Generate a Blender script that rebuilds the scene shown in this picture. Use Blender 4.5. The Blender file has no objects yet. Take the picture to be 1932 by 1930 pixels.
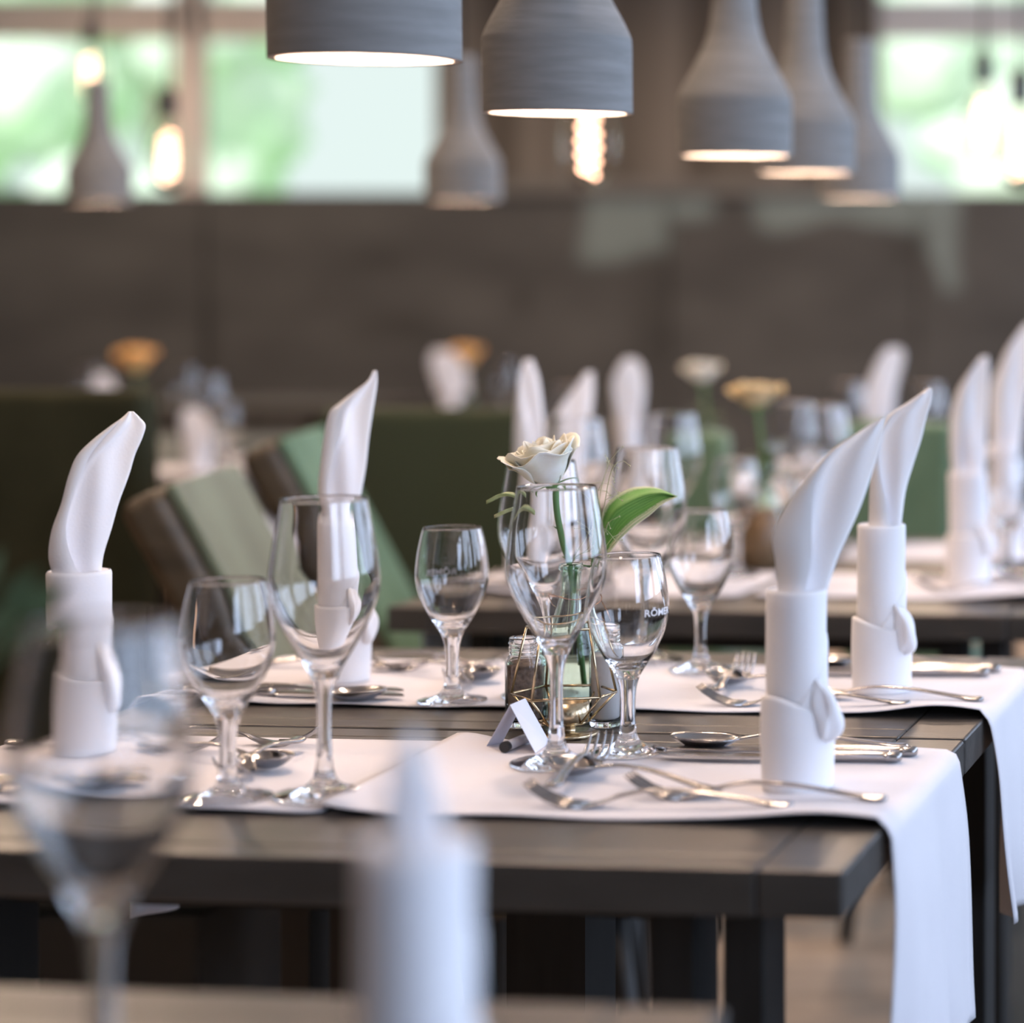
import bpy, math, random
from mathutils import Vector, Matrix, noise
random.seed(7)
PI = math.pi
S = bpy.context.scene
COL = S.collection

# ------------------------------------------------------------------ camera
F, CX, HY, CZ, TZ = 4200.0, 2130.0, 600.0, 1.115, 0.75      # focal length, optical centre, eye line, eye height, table height
cam_d = bpy.data.cameras.new('camera')
cam = bpy.data.objects.new('camera', cam_d); COL.objects.link(cam)
cam.location = (0, 0, CZ); cam.rotation_euler = (PI/2, 0, 0)
cam_d.sensor_fit = 'HORIZONTAL'; cam_d.sensor_width = 36.0
cam_d.lens = 36.0*F/1932
cam_d.shift_x = (966-CX)/1932; cam_d.shift_y = (HY-965)/1932
cam_d.clip_start = 0.02; cam_d.clip_end = 200
cam_d.dof.use_dof = True; cam_d.dof.focus_distance = 1.93; cam_d.dof.aperture_fstop = 2.5
cam_d.dof.aperture_blades = 0
S.camera = cam

# ------------------------------------------------------------------ world, sun, daylight at the side windows
w = bpy.data.worlds.new('sky'); S.world = w; w.use_nodes = True
bg = w.node_tree.nodes['Background']; bg.inputs[0].default_value = (0.80, 0.93, 0.90, 1); bg.inputs[1].default_value = 1.0
sd = bpy.data.lights.new('sun', 'SUN'); sd.energy = 3.2; sd.angle = math.radians(3); sd.color = (1, .97, .92)
sun = bpy.data.objects.new('sun', sd); COL.objects.link(sun)
sun.rotation_euler = Vector((0.22, 0.75, -0.62)).to_track_quat('-Z', 'Y').to_euler()
WINDOW_Y = [-1.2, 0.95, 3.1, 5.25, 7.4, 9.55]
DAY = [68, 46, 50, 48, 34, 36]
for y, pw in zip(WINDOW_Y, DAY):
    ld = bpy.data.lights.new('daylight', 'AREA'); ld.shape = 'RECTANGLE'; ld.size = 1.7; ld.size_y = 1.5
    ld.energy = pw*.92; ld.color = (0.57, 0.70, 1.0)
    lo = bpy.data.objects.new('daylight', ld); COL.objects.link(lo)
    lo.location = (2.26, y, 1.75); lo.rotation_euler = (PI/2, 0, PI/2)
for x, y, pw in ((-.75, .8, 5), (-2.6, 1.8, 10), (-.6, 2.6, 15), (-2.4, 3.6, 15), (-.6, 4.9, 17), (-3.0, 6.2, 20), (-.8, 7.6, 22), (-4.6, 8.3, 24), (-2.4, 9.6, 26), (-.6, 10.0, 20), (-5.0, 10.2, 20)):
    ld = bpy.data.lights.new('added warm fill', 'AREA'); ld.shape = 'DISK'; ld.size = .16; ld.energy = pw*1.45; ld.color = (1, .72, .52)
    lo = bpy.data.objects.new('added warm fill', ld); COL.objects.link(lo); lo.location = (x, y, 2.93)  # added warm fill discs below the ceiling, no lamp fixtures there
S.view_settings.view_transform = 'Standard'; S.view_settings.look = 'None'
S.view_settings.exposure = 0.0; S.view_settings.gamma = 1.0; S.view_settings.use_curve_mapping = False
try:
    S.cycles.max_bounces = 24; S.cycles.transmission_bounces = 24; S.cycles.glossy_bounces = 8
    S.cycles.transparent_max_bounces = 24; S.cycles.use_denoising = True; S.cycles.sample_clamp_indirect = 8
except Exception: pass

# ------------------------------------------------------------------ helpers
def at(px, py, z=TZ):
    """point of the horizontal plane z that the photograph shows at px, py"""
    Y = F*(CZ-z)/(py-HY)
    return Vector(((px-CX)*Y/F, Y, z))
def atY(px, py, Y):
    return Vector(((px-CX)*Y/F, Y, CZ-(py-HY)*Y/F))
def ray_yaw(px): return -math.atan((px-CX)/F)

class MB:
    def __init__(s): s.v = []; s.f = []
    def add(s, vs, fs):
        n = len(s.v); s.v += [tuple(p) for p in vs]; s.f += [tuple(i+n for i in f) for f in fs]; return s
    def box(s, c, d, rot=None):
        vs = []
        for k in range(8):
            p = Vector(((k & 1)-.5, ((k >> 1) & 1)-.5, ((k >> 2) & 1)-.5)); p = Vector((p.x*d[0], p.y*d[1], p.z*d[2]))
            if rot: p = rot @ p
            vs.append(p+Vector(c))
        return s.add(vs, [(0,2,3,1),(4,5,7,6),(0,1,5,4),(2,6,7,3),(0,4,6,2),(1,3,7,5)])
    def bx(s, x0, x1, y0, y1, z0, z1): return s.box(((x0+x1)/2, (y0+y1)/2, (z0+z1)/2), (x1-x0, y1-y0, z1-z0))
    def rings(s, rings, cap0=True, cap1=True, closed=True):
        n = len(rings[0]); vs = [p for r in rings for p in r]; fs = []
        m = n if closed else n-1
        for i in range(len(rings)-1):
            for j in range(m):
                a = i*n+j; b = i*n+(j+1) % n
                fs.append((a, b, b+n, a+n))
        if cap0: fs.append(tuple(reversed(range(n))))
        if cap1: fs.append(tuple((len(rings)-1)*n+j for j in range(n)))
        return s.add(vs, fs)
    def tube(s, path, rad, seg=8, cap=True):
        path = [Vector(p) for p in path]
        if not isinstance(rad, (list, tuple)): rad = [rad]*len(path)
        rs = []; up = None
        for i, p in enumerate(path):
            t = (path[min(i+1, len(path)-1)]-path[max(i-1, 0)])
            t = t.normalized() if t.length > 1e-9 else Vector((0, 0, 1))
            if up is None: up = t.orthogonal().normalized()
            else:
                up = up-t*up.dot(t); up = up.normalized() if up.length > 1e-6 else t.orthogonal().normalized()
            q = t.cross(up)
            rs.append([p+(up*math.cos(a)+q*math.sin(a))*rad[i] for a in [2*PI*k/seg for k in range(seg)]])
        return s.rings(rs, cap, cap)
    def lathe(s, prof, seg=48, c=(0, 0, 0)):
        rs = []
        for r, z in prof:
            rs.append([(c[0]+r*math.cos(2*PI*k/seg), c[1]+r*math.sin(2*PI*k/seg), c[2]+z) for k in range(seg)])
        vs = []; fs = []; idx = []
        for (r, z), ring in zip(prof, rs):
            if r < 1e-6: idx.append([len(vs)]); vs.append((c[0], c[1], c[2]+z))
            else: idx.append(list(range(len(vs), len(vs)+seg))); vs += ring
        for a, b in zip(idx[:-1], idx[1:]):
            for k in range(seg):
                k2 = (k+1) % seg
                if len(a) == 1 and len(b) == 1: continue
                if len(a) == 1: fs.append((a[0], b[k2], b[k]))
                elif len(b) == 1: fs.append((a[k], a[k2], b[0]))
                else: fs.append((a[k], a[k2], b[k2], b[k]))
        return s.add(vs, fs)
    def grid(s, fn, nu, nv):
        vs = [fn(i/nu, j/nv) for i in range(nu+1) for j in range(nv+1)]
        fs = [(i*(nv+1)+j, (i+1)*(nv+1)+j, (i+1)*(nv+1)+j+1, i*(nv+1)+j+1) for i in range(nu) for j in range(nv)]
        return s.add(vs, fs)
    def build(s, name, mat, parent=None, smooth=True, bevel=0, solid=0, loc=None, rz=0, sub=0, segs=2):
        me = bpy.data.meshes.new(name); me.from_pydata(s.v, [], s.f); me.update()
        import bmesh
        b = bmesh.new(); b.from_mesh(me)
        bmesh.ops.recalc_face_normals(b, faces=b.faces); b.to_mesh(me); b.free()
        me.materials.append(mat)
        if smooth: me.shade_smooth() if hasattr(me, 'shade_smooth') else [setattr(p, 'use_smooth', True) for p in me.polygons]
        o = bpy.data.objects.new(name, me); COL.objects.link(o)
        if parent is not None: o.parent = parent
        if loc is not None: o.location = loc
        o.rotation_euler[2] = rz
        if solid:
            m = o.modifiers.new('thickness', 'SOLIDIFY'); m.thickness = solid; m.offset = 0
        if bevel:
            m = o.modifiers.new('bevel', 'BEVEL'); m.width = bevel; m.segments = segs; m.limit_method = 'ANGLE'; m.angle_limit = math.radians(40)
            if smooth: m.harden_normals = True
        if sub:
            m = o.modifiers.new('sub', 'SUBSURF'); m.levels = sub; m.render_levels = sub
        return o

def thing(name, label, cat, loc=(0, 0, 0), rz=0, group=None):
    o = bpy.data.objects.new(name, None); COL.objects.link(o); o.empty_display_size = .05
    o.location = loc; o.rotation_euler = (0, 0, rz); tag(o, label, cat, group); return o
def tag(o, label, cat, group=None):
    o['label'] = label; o['category'] = cat; o['kind'] = 'thing'
    if group: o['group'] = group
    return o
def struct(o): o['kind'] = 'structure'; return o
KIDS = {}
def kids(o): return [c for c in COL.objects if c.parent is o]
def dup(root, loc, rz, label, group=None, scale=None):
    def rec(o, par):
        c = o.copy(); COL.objects.link(c); c.parent = par
        for k in kids(o): rec(k, c)
        return c
    r = rec(root, None); r.location = loc; r.rotation_euler = (0, 0, rz); r['label'] = label
    if group: r['group'] = group
    if scale: r.scale = (scale,)*3
    return r
def catmull(pts, n=6):
    out = []
    for i in range(len(pts)-1):
        p0 = pts[max(i-1, 0)]; p1 = pts[i]; p2 = pts[i+1]; p3 = pts[min(i+2, len(pts)-1)]
        for k in range(n):
            t = k/n
            out.append(tuple(.5*((2*b)+(-a+c)*t+(2*a-5*b+4*c-d)*t*t+(-a+3*b-3*c+d)*t**3) for a, b, c, d in zip(p0, p1, p2, p3)))
    out.append(tuple(pts[-1])); return out
def lerp(a, b, t): return a+(b-a)*t
def sst(a, b, x):
    t = max(0, min(1, (x-a)/(b-a))); return t*t*(3-2*t)
def interp(tab, x):
    if x <= tab[0][0]: return tab[0][1:]
    for a, b in zip(tab[:-1], tab[1:]):
        if x <= b[0]:
            t = (x-a[0])/(b[0]-a[0]); return tuple(lerp(p, q, t) for p, q in zip(a[1:], b[1:]))
    return tab[-1][1:]

# ------------------------------------------------------------------ materials
def mat(name, color, rough=.6, metal=0, spec=.5, **kw):
    m = bpy.data.materials.new(name); m.use_nodes = True
    b = m.node_tree.nodes['Principled BSDF']
    b.inputs['Base Color'].default_value = (*color, 1); b.inputs['Roughness'].default_value = rough
    b.inputs['Metallic'].default_value = metal; b.inputs['Specular IOR Level'].default_value = spec
    for k, v in kw.items(): b.inputs[k.replace('_', ' ')].default_value = v
    return m
def N(m, t, **kw):
    n = m.node_tree.nodes.new(t)
    for k, v in kw.items(): setattr(n, k, v)
    return n
def L(m, a, b): m.node_tree.links.new(a, b)
def noisy(m, c1, c2, scale=8, stretch=(1, 1, 1), detail=6, lo=.35, hi=.65, bump=0, bscale=None, coord='Object', c3=None, dist=0):
    nt = m.node_tree; b = nt.nodes['Principled BSDF']
    tc = N(m, 'ShaderNodeTexCoord'); mp = N(m, 'ShaderNodeMapping'); mp.inputs['Scale'].default_value = stretch
    L(m, tc.outputs[coord], mp.inputs[0])
    nz = N(m, 'ShaderNodeTexNoise'); nz.inputs['Scale'].default_value = scale; nz.inputs['Detail'].default_value = detail
    nz.inputs['Distortion'].default_value = dist
    L(m, mp.outputs[0], nz.inputs['Vector'])
    r = N(m, 'ShaderNodeValToRGB'); e = r.color_ramp.elements
    e[0].position = lo; e[0].color = (*c1, 1); e[1].position = hi; e[1].color = (*c2, 1)
    if c3: k = e.new((lo+hi)/2); k.color = (*c3, 1)
    L(m, nz.outputs['Fac'], r.inputs[0]); L(m, r.outputs[0], b.inputs['Base Color'])
    if bump:
        n2 = N(m, 'ShaderNodeTexNoise'); n2.inputs['Scale'].default_value = bscale or scale*4; n2.inputs['Detail'].default_value = 4
        L(m, mp.outputs[0], n2.inputs['Vector'])
        bp = N(m, 'ShaderNodeBump'); bp.inputs['Strength'].default_value = bump; bp.inputs['Distance'].default_value = .002
        L(m, n2.outputs['Fac'], bp.inputs['Height']); L(m, bp.outputs[0], b.inputs['Normal'])
    return r
wood = mat('grey stained table wood', (.1, .09, .08), .38, spec=.85)
noisy(wood, (.030, .0265, .023), (.066, .058, .050), 6, (1, 9, 4), 8, .3, .72, .25, 40)
wood_dark = mat('black stained leg wood', (.012, .011, .010), .5); noisy(wood_dark, (.008, .007, .006), (.018, .016, .014), 6, (8, 8, 1))
linen = mat('white linen', (.80, .77, .80), .75, spec=.25); linen.node_tree.nodes['Principled BSDF'].inputs['Sheen Weight'].default_value = .15
noisy(linen, (.72, .695, .725), (.78, .755, .785), 5, bump=.10, bscale=500)
napk = mat('white napkin cloth', (.84, .82, .84), .7, spec=.25)
noisy(napk, (.86, .845, .87), (.91, .895, .915), 9, bump=.12, bscale=420)
nb = napk.node_tree.nodes['Principled BSDF']; nb.inputs['Subsurface Weight'].default_value = 0.6; nb.inputs['Subsurface Radius'].default_value = (1, 1, 1); nb.inputs['Subsurface Scale'].default_value = 0.010
glass = mat('clear glass', (1, 1, 1), 0.0, Transmission_Weight=1.0, IOR=1.47)
green_glass = mat('pale green glass', (.82, .96, .88), 0.0, Transmission_Weight=1.0, IOR=1.45)
etch = mat('white etched print', (.85, .85, .88), .6)
steel = mat('polished steel', (.40, .39, .39), .20, 1.0)
brass = mat('pale gold wire', (.60, .47, .30), .25, 1.0)
copper = mat('copper wire', (.62, .34, .20), .25, 1.0)
concrete = mat('grey concrete', (.2, .2, .2), .85, spec=.2); noisy(concrete, (.21, .21, .205), (.29, .29, .285), 14, (1, 1, 9), 8, .3, .75, .22, 90)
shade_in = mat('pale shade lining', (.88, .78, .70), .7)
black = mat('black plastic', (.012, .012, .014), .35)
black_cord = mat('black cord', (.015, .015, .015), .7)
def emis(name, col, s):
    m = mat(name, (0, 0, 0), .5); b = m.node_tree.nodes['Principled BSDF']
    b.inputs['Emission Color'].default_value = (*col, 1); b.inputs['Emission Strength'].default_value = s; return m
bulb_glow = emis('glowing frosted bulb', (1, .78, .62), 100)
filament = emis('glowing filament', (1, .56, .38), 42)
green_fab = mat('green chair fabric', (.1, .2, .1), .85, spec=.2); noisy(green_fab, (.10, .165, .095), (.15, .23, .14), 5, bump=.2, bscale=300)
green_fab.node_tree.nodes['Principled BSDF'].inputs['Sheen Weight'].default_value = .3
olive_fab = mat('dark olive chair fabric', (.03, .03, .015), .9, spec=.15); noisy(olive_fab, (.030, .031, .016), (.050, .050, .027), 5, bump=.2, bscale=300)
brown_frame = mat('brown wooden chair side', (.06, .042, .022), .5); noisy(brown_frame, (.05, .036, .019), (.085, .062, .035), 8, (1, 1, 6))
petal_w = mat('cream white petal', (.86, .84, .72), .55, Subsurface_Weight=.0); noisy(petal_w, (.80, .76, .60), (.90, .89, .84), 30)
petal_o = mat('apricot orange petal', (.9, .48, .14), .55); noisy(petal_o, (.95, .52, .14), (1, .70, .32), 20)
petal_y = mat('straw cream petal', (.65, .5, .27), .6); noisy(petal_y, (.6, .45, .22), (.75, .62, .38), 25)
leaf_g = mat('mid green stem', (.10, .22, .06), .5); noisy(leaf_g, (.08, .19, .05), (.15, .30, .09), 20)
sprig_g = mat('pale dry grass', (.42, .44, .26), .6)
sage = mat('dull green leaf', (.11, .19, .09), .6); noisy(sage, (.06, .10, .045), (.13, .18, .09), 14)
card = mat('white card', (.80, .80, .90), .6, spec=.3)
pepper = mat('ground pepper', (.1, .06, .04), .9); noisy(pepper, (.17, .115, .085), (.32, .23, .17), 260, detail=3)
salt = mat('white salt', (.8, .78, .76), .9)
wax = mat('tealight wax', (.85, .82, .75), .5)
jarbrown = mat('brown jar glass', (.16, .10, .05), .3)

# host leaf with cream rim: colour by distance from the midrib (vertex u)
hosta = mat('variegated leaf', (.1, .3, .08), .38)
def hosta_nodes():
    m = hosta; b = m.node_tree.nodes['Principled BSDF']
    a = N(m, 'ShaderNodeAttribute'); a.attribute_name = 'across'
    nz = N(m, 'ShaderNodeTexNoise'); nz.inputs['Scale'].default_value = 60
    ad = N(m, 'ShaderNodeMath', operation='MULTIPLY_ADD'); ad.inputs[1].default_value = .25; L(m, nz.outputs['Fac'], ad.inputs[0]); L(m, a.outputs['Fac'], ad.inputs[2])
    r = N(m, 'ShaderNodeValToRGB'); e = r.color_ramp.elements
    e[0].position = .86; e[0].color = (.11, .30, .06, 1); e[1].position = .90; e[1].color = (.75, .74, .55, 1)
    L(m, ad.outputs[0], r.inputs[0])
    wv = N(m, 'ShaderNodeMath', operation='SINE'); mu = N(m, 'ShaderNodeMath', operation='MULTIPLY'); mu.inputs[1].default_value = 52
    L(m, a.outputs['Fac'], mu.inputs[0]); L(m, mu.outputs[0], wv.inputs[0])
    bp = N(m, 'ShaderNodeBump'); bp.inputs['Strength'].default_value = .5; bp.inputs['Distance'].default_value = .0006
    L(m, wv.outputs[0], bp.inputs['Height']); L(m, bp.outputs[0], b.inputs['Normal'])
    mx = N(m, 'ShaderNodeMix', data_type='RGBA'); mx.inputs['A'].default_value = (.17, .40, .10, 1)
    m2 = N(m, 'ShaderNodeMath', operation='MULTIPLY_ADD'); m2.inputs[1].default_value = .35; m2.inputs[2].default_value = .65
    L(m, wv.outputs[0], m2.inputs[0]); L(m, m2.outputs[0], mx.inputs['Factor']); L(m, r.outputs[0], mx.inputs['B']); L(m, mx.outputs['Result'], b.inputs['Base Color'])
hosta_nodes()

# ------------------------------------------------------------------ the room
BACK = 11.5
def wx(px): return (px-CX)*BACK/F
def wz(py): return CZ+(HY-py)*BACK/F
floor_m = mat('warm pale floor boards', (.3, .2, .14), .5); noisy(floor_m, (.36, .26, .18), (.54, .41, .30), 3, (1, 10, 1), 6, bump=.1, bscale=20)
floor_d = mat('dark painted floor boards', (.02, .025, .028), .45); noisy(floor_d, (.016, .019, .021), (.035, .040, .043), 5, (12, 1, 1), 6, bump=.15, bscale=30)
wall_m = mat('weathered dark wall boards', (.05, .045, .04), .8, spec=.2)
def wall_nodes():
    m = wall_m; b = m.node_tree.nodes['Principled BSDF']
    r = noisy(m, (.055, .057, .058), (.092, .095, .095), 1.3, (1, 1, 2.5), 5, .3, .7)
    tc = N(m, 'ShaderNodeTexCoord'); sp = N(m, 'ShaderNodeSeparateXYZ'); L(m, tc.outputs['Object'], sp.inputs[0])
    nz = N(m, 'ShaderNodeTexNoise'); nz.inputs['Scale'].default_value = 2.5; L(m, tc.outputs['Object'], nz.inputs['Vector'])
    def math2(op, a, b2=None, c=None):
        n = N(m, 'ShaderNodeMath', operation=op)
        for i, v in enumerate([a, b2, c]):
            if v is None: continue
            if isinstance(v, (int, float)): n.inputs[i].default_value = v
            else: L(m, v, n.inputs[i])
        return n.outputs[0]
    dn = math2('MULTIPLY_ADD', nz.outputs['Fac'], .16, -.08)
    X = math2('ADD', sp.outputs['X'], dn); Z = math2('ADD', sp.outputs['Z'], dn)
    def soft(v, a, bb, w=.05):
        m1 = N(m, 'ShaderNodeMapRange'); m1.interpolation_type = 'SMOOTHSTEP'; L(m, v, m1.inputs['Value']); m1.inputs['From Min'].default_value = a-w; m1.inputs['From Max'].default_value = a+w
        m2 = N(m, 'ShaderNodeMapRange'); m2.interpolation_type = 'SMOOTHSTEP'; L(m, v, m2.inputs['Value']); m2.inputs['From Min'].default_value = bb-w; m2.inputs['From Max'].default_value = bb+w
        return math2('SUBTRACT', m1.outputs[0], m2.outputs[0])
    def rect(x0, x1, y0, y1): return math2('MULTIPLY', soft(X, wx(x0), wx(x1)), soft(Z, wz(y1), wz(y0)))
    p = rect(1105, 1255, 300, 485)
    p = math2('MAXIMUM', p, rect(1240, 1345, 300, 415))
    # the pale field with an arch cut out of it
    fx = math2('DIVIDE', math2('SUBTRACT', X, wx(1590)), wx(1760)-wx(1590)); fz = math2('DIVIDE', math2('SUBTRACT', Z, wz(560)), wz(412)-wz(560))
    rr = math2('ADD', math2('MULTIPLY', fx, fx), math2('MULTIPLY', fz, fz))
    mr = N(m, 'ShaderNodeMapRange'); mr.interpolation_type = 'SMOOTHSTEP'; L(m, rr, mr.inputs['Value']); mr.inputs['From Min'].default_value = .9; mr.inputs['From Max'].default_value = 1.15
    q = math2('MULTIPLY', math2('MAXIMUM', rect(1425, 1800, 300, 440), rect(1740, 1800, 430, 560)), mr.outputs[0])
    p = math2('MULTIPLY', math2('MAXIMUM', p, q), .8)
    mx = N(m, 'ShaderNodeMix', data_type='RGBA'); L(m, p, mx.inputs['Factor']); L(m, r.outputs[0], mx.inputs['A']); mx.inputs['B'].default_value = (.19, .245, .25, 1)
    # knots and dark rubbed spots
    d = None
    for (kx, ky, sx, sy) in ((720, 485, 50, 18), (755, 615, 90, 28), (985, 560, 22, 30), (1230, 600, 45, 120), (395, 640, 22, 90), (1700, 480, 40, 30)):
        ex = math2('DIVIDE', math2('SUBTRACT', X, wx(kx)), sx*BACK/F); ez = math2('DIVIDE', math2('SUBTRACT', Z, wz(ky)), sy*BACK/F)
        g = math2('POWER', 2.718, math2('MULTIPLY', math2('ADD', math2('MULTIPLY', ex, ex), math2('MULTIPLY', ez, ez)), -1))
        d = g if d is None else math2('MAXIMUM', d, g)
    my = N(m, 'ShaderNodeMix', data_type='RGBA'); L(m, math2('MULTIPLY', d, .5), my.inputs['Factor']); L(m, mx.outputs['Result'], my.inputs['A']); my.inputs['B'].default_value = (.02, .02, .018, 1)
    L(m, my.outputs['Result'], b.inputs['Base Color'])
wall_nodes()
slats_m = mat('vertical rough timber', (.08, .06, .05), .8, spec=.2); noisy(slats_m, (.035, .027, .020), (.19, .175, .155), 2.6, (1, .01, .03), 2, .38, .62)
frame_m = mat('greige window frame', (.42, .38, .36), .6); noisy(frame_m, (.62, .57, .54), (.70, .65, .62), 3)
pale_frame = mat('pale blind fabric', (.55, .58, .62), .7)
plain = mat('dull side wall', (.16, .15, .14), .8); noisy(plain, (.09, .085, .08), (.13, .125, .12), 1.5)
ceil_m = mat('beige ceiling', (.30, .27, .24), .9); noisy(ceil_m, (.60, .55, .50), (.68, .63, .57), 1.2)

struct(MB().bx(-7.2, -0.08, -3, BACK+.2, -.05, 0).build('floor', floor_m, smooth=False))
# dark boards of the passage on the right: seen beyond the cloths
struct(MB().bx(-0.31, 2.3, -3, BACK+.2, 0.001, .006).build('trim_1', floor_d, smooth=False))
struct(MB().bx(-7.2, 2.3, -3, BACK+.2, 2.95, 3.0).build('ceiling', ceil_m, smooth=False))
# back wall: solid up to the sill, then pillars between three windows, lintel above
Zs, Zt = wz(363), wz(70)
wb = MB()
cuts = [-7.2, wx(-300), wx(388), wx(1260), wx(1730), 2.3]
for a, b in zip(cuts[:-1], cuts[1:]):                                           # wide boards with a dark joint between
    wb.bx(a+.012, b-.012, BACK, BACK+.12, 0, Zs)
wb.bx(-7.2, 2.3, BACK+.02, BACK+.14, 0, Zs-.01)
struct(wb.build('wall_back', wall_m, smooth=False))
struct(MB().bx(wx(820), wx(1655), BACK+.02, BACK+.12, Zs, 2.95).build('trim_2', slats_m, smooth=False))
def ledge(): 
    m = MB().bx(wx(900), wx(1650), BACK-.05, BACK+.02, Zs-.01, Zs+.06); return m
struct(ledge().build('trim_3', mat('dusty grey ledge', (.13, .13, .125), .7), smooth=False))
winfr = [('window_1', wx(-420), wx(322), wx(345)), ('window_2', wx(372), wx(815), wx(825)), ('window_3', wx(1655), wx(2250), wx(2300))]
pane_m = mat('window glass', (1, 1, 1), 0.0, Transmission_Weight=1.0, IOR=1.01)
def window(name, x0, x1, top, rail=frame_m):
    e = struct(bpy.data.objects.new(name, None)); COL.objects.link(e)
    m = MB(); c = .03
    m.bx(x0-.05, x1+.05, BACK+.04, BACK+.12, Zt, Zt+.20)
    m.bx(x0-.05, x0, BACK+.04, BACK+.12, Zs, 2.95); m.bx(x1, x1+.05, BACK+.04, BACK+.12, Zs, 2.95)
    m.build('window_frame', rail, e, smooth=False, bevel=.004)
    MB().bx(x0, x1, BACK+.075, BACK+.081, Zs, Zt).build('lower_pane', pane_m, e, smooth=False)
    MB().bx(x0, x1, BACK+.075, BACK+.081, Zt+.20, 2.95).build('upper_pane', pane_m, e, smooth=False)
window('window_1', wx(-420), wx(322), Zt)
window('window_2', wx(378), wx(815), Zt)
window('window_3', wx(1660), wx(2250), Zt, pale_frame)
struct(MB().bx(wx(322)+.05, wx(378)-.05, BACK+.02, BACK+.13, Zs, 2.95).build('trim_4', frame_m, smooth=False))
struct(MB().bx(-7.2, wx(-420), BACK+.02, BACK+.13, Zs, 2.95).build('trim_5', frame_m, smooth=False))
struct(MB().bx(wx(2250), 2.3, BACK+.02, BACK+.13, Zs, 2.95).build('trim_6', frame_m, smooth=False))
struct(MB().bx(-7.3, -7.2, -3, BACK+.2, 0, 3).build('wall_left', plain, smooth=False))
struct(MB().bx(-7.3, 2.3, -3.1, -3, 0, 3).build('wall_front', plain, smooth=False))
wr = MB()
wr.bx(2.2, 2.3, -3, BACK+.2, 0, 1.0); wr.bx(2.2, 2.3, -3, BACK+.2, 2.5, 3)
ed = [-3.0]+sum([[y-.85, y+.85] for y in WINDOW_Y], [])+[BACK+.2]
for a, b in zip(ed[0::2], ed[1::2]): wr.bx(2.2, 2.3, a, b, 1.0, 2.5)
struct(wr.build('wall_right', plain, smooth=False))

# ------------------------------------------------------------------ outside: trees beyond the windows
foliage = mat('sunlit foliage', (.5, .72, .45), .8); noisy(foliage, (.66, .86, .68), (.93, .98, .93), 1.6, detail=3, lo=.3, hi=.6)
bark = mat('bark', (.2, .15, .1), .9)
lawn = mat('lawn', (.35, .6, .25), .9); noisy(lawn, (.3, .55, .2), (.45, .7, .3), 2)
struct(MB().bx(-30, 20, BACK+.3, 45, -.1, -.02).build('ground', lawn, smooth=False))
def tree(x, y, r, h, label):
    t = thing('tree', label, 'tree', (x, y, -.02), group='trees outside the windows')
    MB().tube([(0, 0, 0), (.05, 0, h*.4), (0, .05, h*.8)], [.18, .14, .07], 10).build('trunk', bark, t)
    m = MB()
    for k in range(26):
        a = random.uniform(0, 2*PI); q = r*math.sqrt(random.random())*.8; z = random.uniform(.8, h); rr = random.uniform(.45, .8)*r*.5
        c = Vector((q*math.cos(a), q*math.sin(a), z))
        pr = [(0, -rr)]+[(rr*math.sin(PI*i/8), -rr*math.cos(PI*i/8)) for i in range(1, 8)]+[(0, rr)]
        n0 = len(m.v); m.lathe(pr, 14, c)
        for i in range(n0, len(m.v)):
            p = Vector(m.v[i]); d = (p-c); m.v[i] = tuple(c+d*(1+.5*noise.noise(p*3+Vector((x, y, 0)))))
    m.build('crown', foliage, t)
tree(-9.6, 22, 1.6, 5.2, 'pale sunlit leafy tree outside the left window')
tree(-6.5, 26, 1.6, 5.9, 'pale sunlit leafy tree outside, behind the bar between the two left windows')
tree(-4.6, 21, 1.2, 3.3, 'low pale tree outside the second window, left of its middle')
tree(-13.0, 25, 1.6, 5.6, 'pale leafy tree outside at the far left edge of the view')
tree(-1.0, 24, 1.7, 5.2, 'pale sunlit leafy tree outside the right window')

# ------------------------------------------------------------------ tables
TH = 0.0998; U = Vector((math.cos(TH), -math.sin(TH), 0)); V = Vector((math.sin(TH), math.cos(TH), 0))
class Frame:
    """a table's own frame: u runs to its right end (0), v away from its near edge (0)"""
    def __init__(s, c, W, D): s.c = Vector((c[0], c[1], 0)); s.W = W; s.D = D
    def p(s, u, v, z=0): return s.c+U*u+V*v+Vector((0, 0, z))
T1 = Frame((-.1886, 1.467), .805, .93)
T0 = Frame((-.2126, 1.178), .84, .86); T0.c -= V*.86          # nearest table: only its far edge is in the picture
T2 = Frame((-.938+.85*U.x, 2.813+.85*U.y), .85, .93)
T3 = Frame((-.30, 4.20), 1.02, .93)
T4 = Frame((-2.0, 5.0), .8, .85)
T5 = Frame((-2.52, 6.0), .8, .85)
T6 = Frame((-1.70, 6.75), .72, .85)
T7 = Frame((-3.25, 9.1), 3.0, .95)
TT = .032
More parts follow.
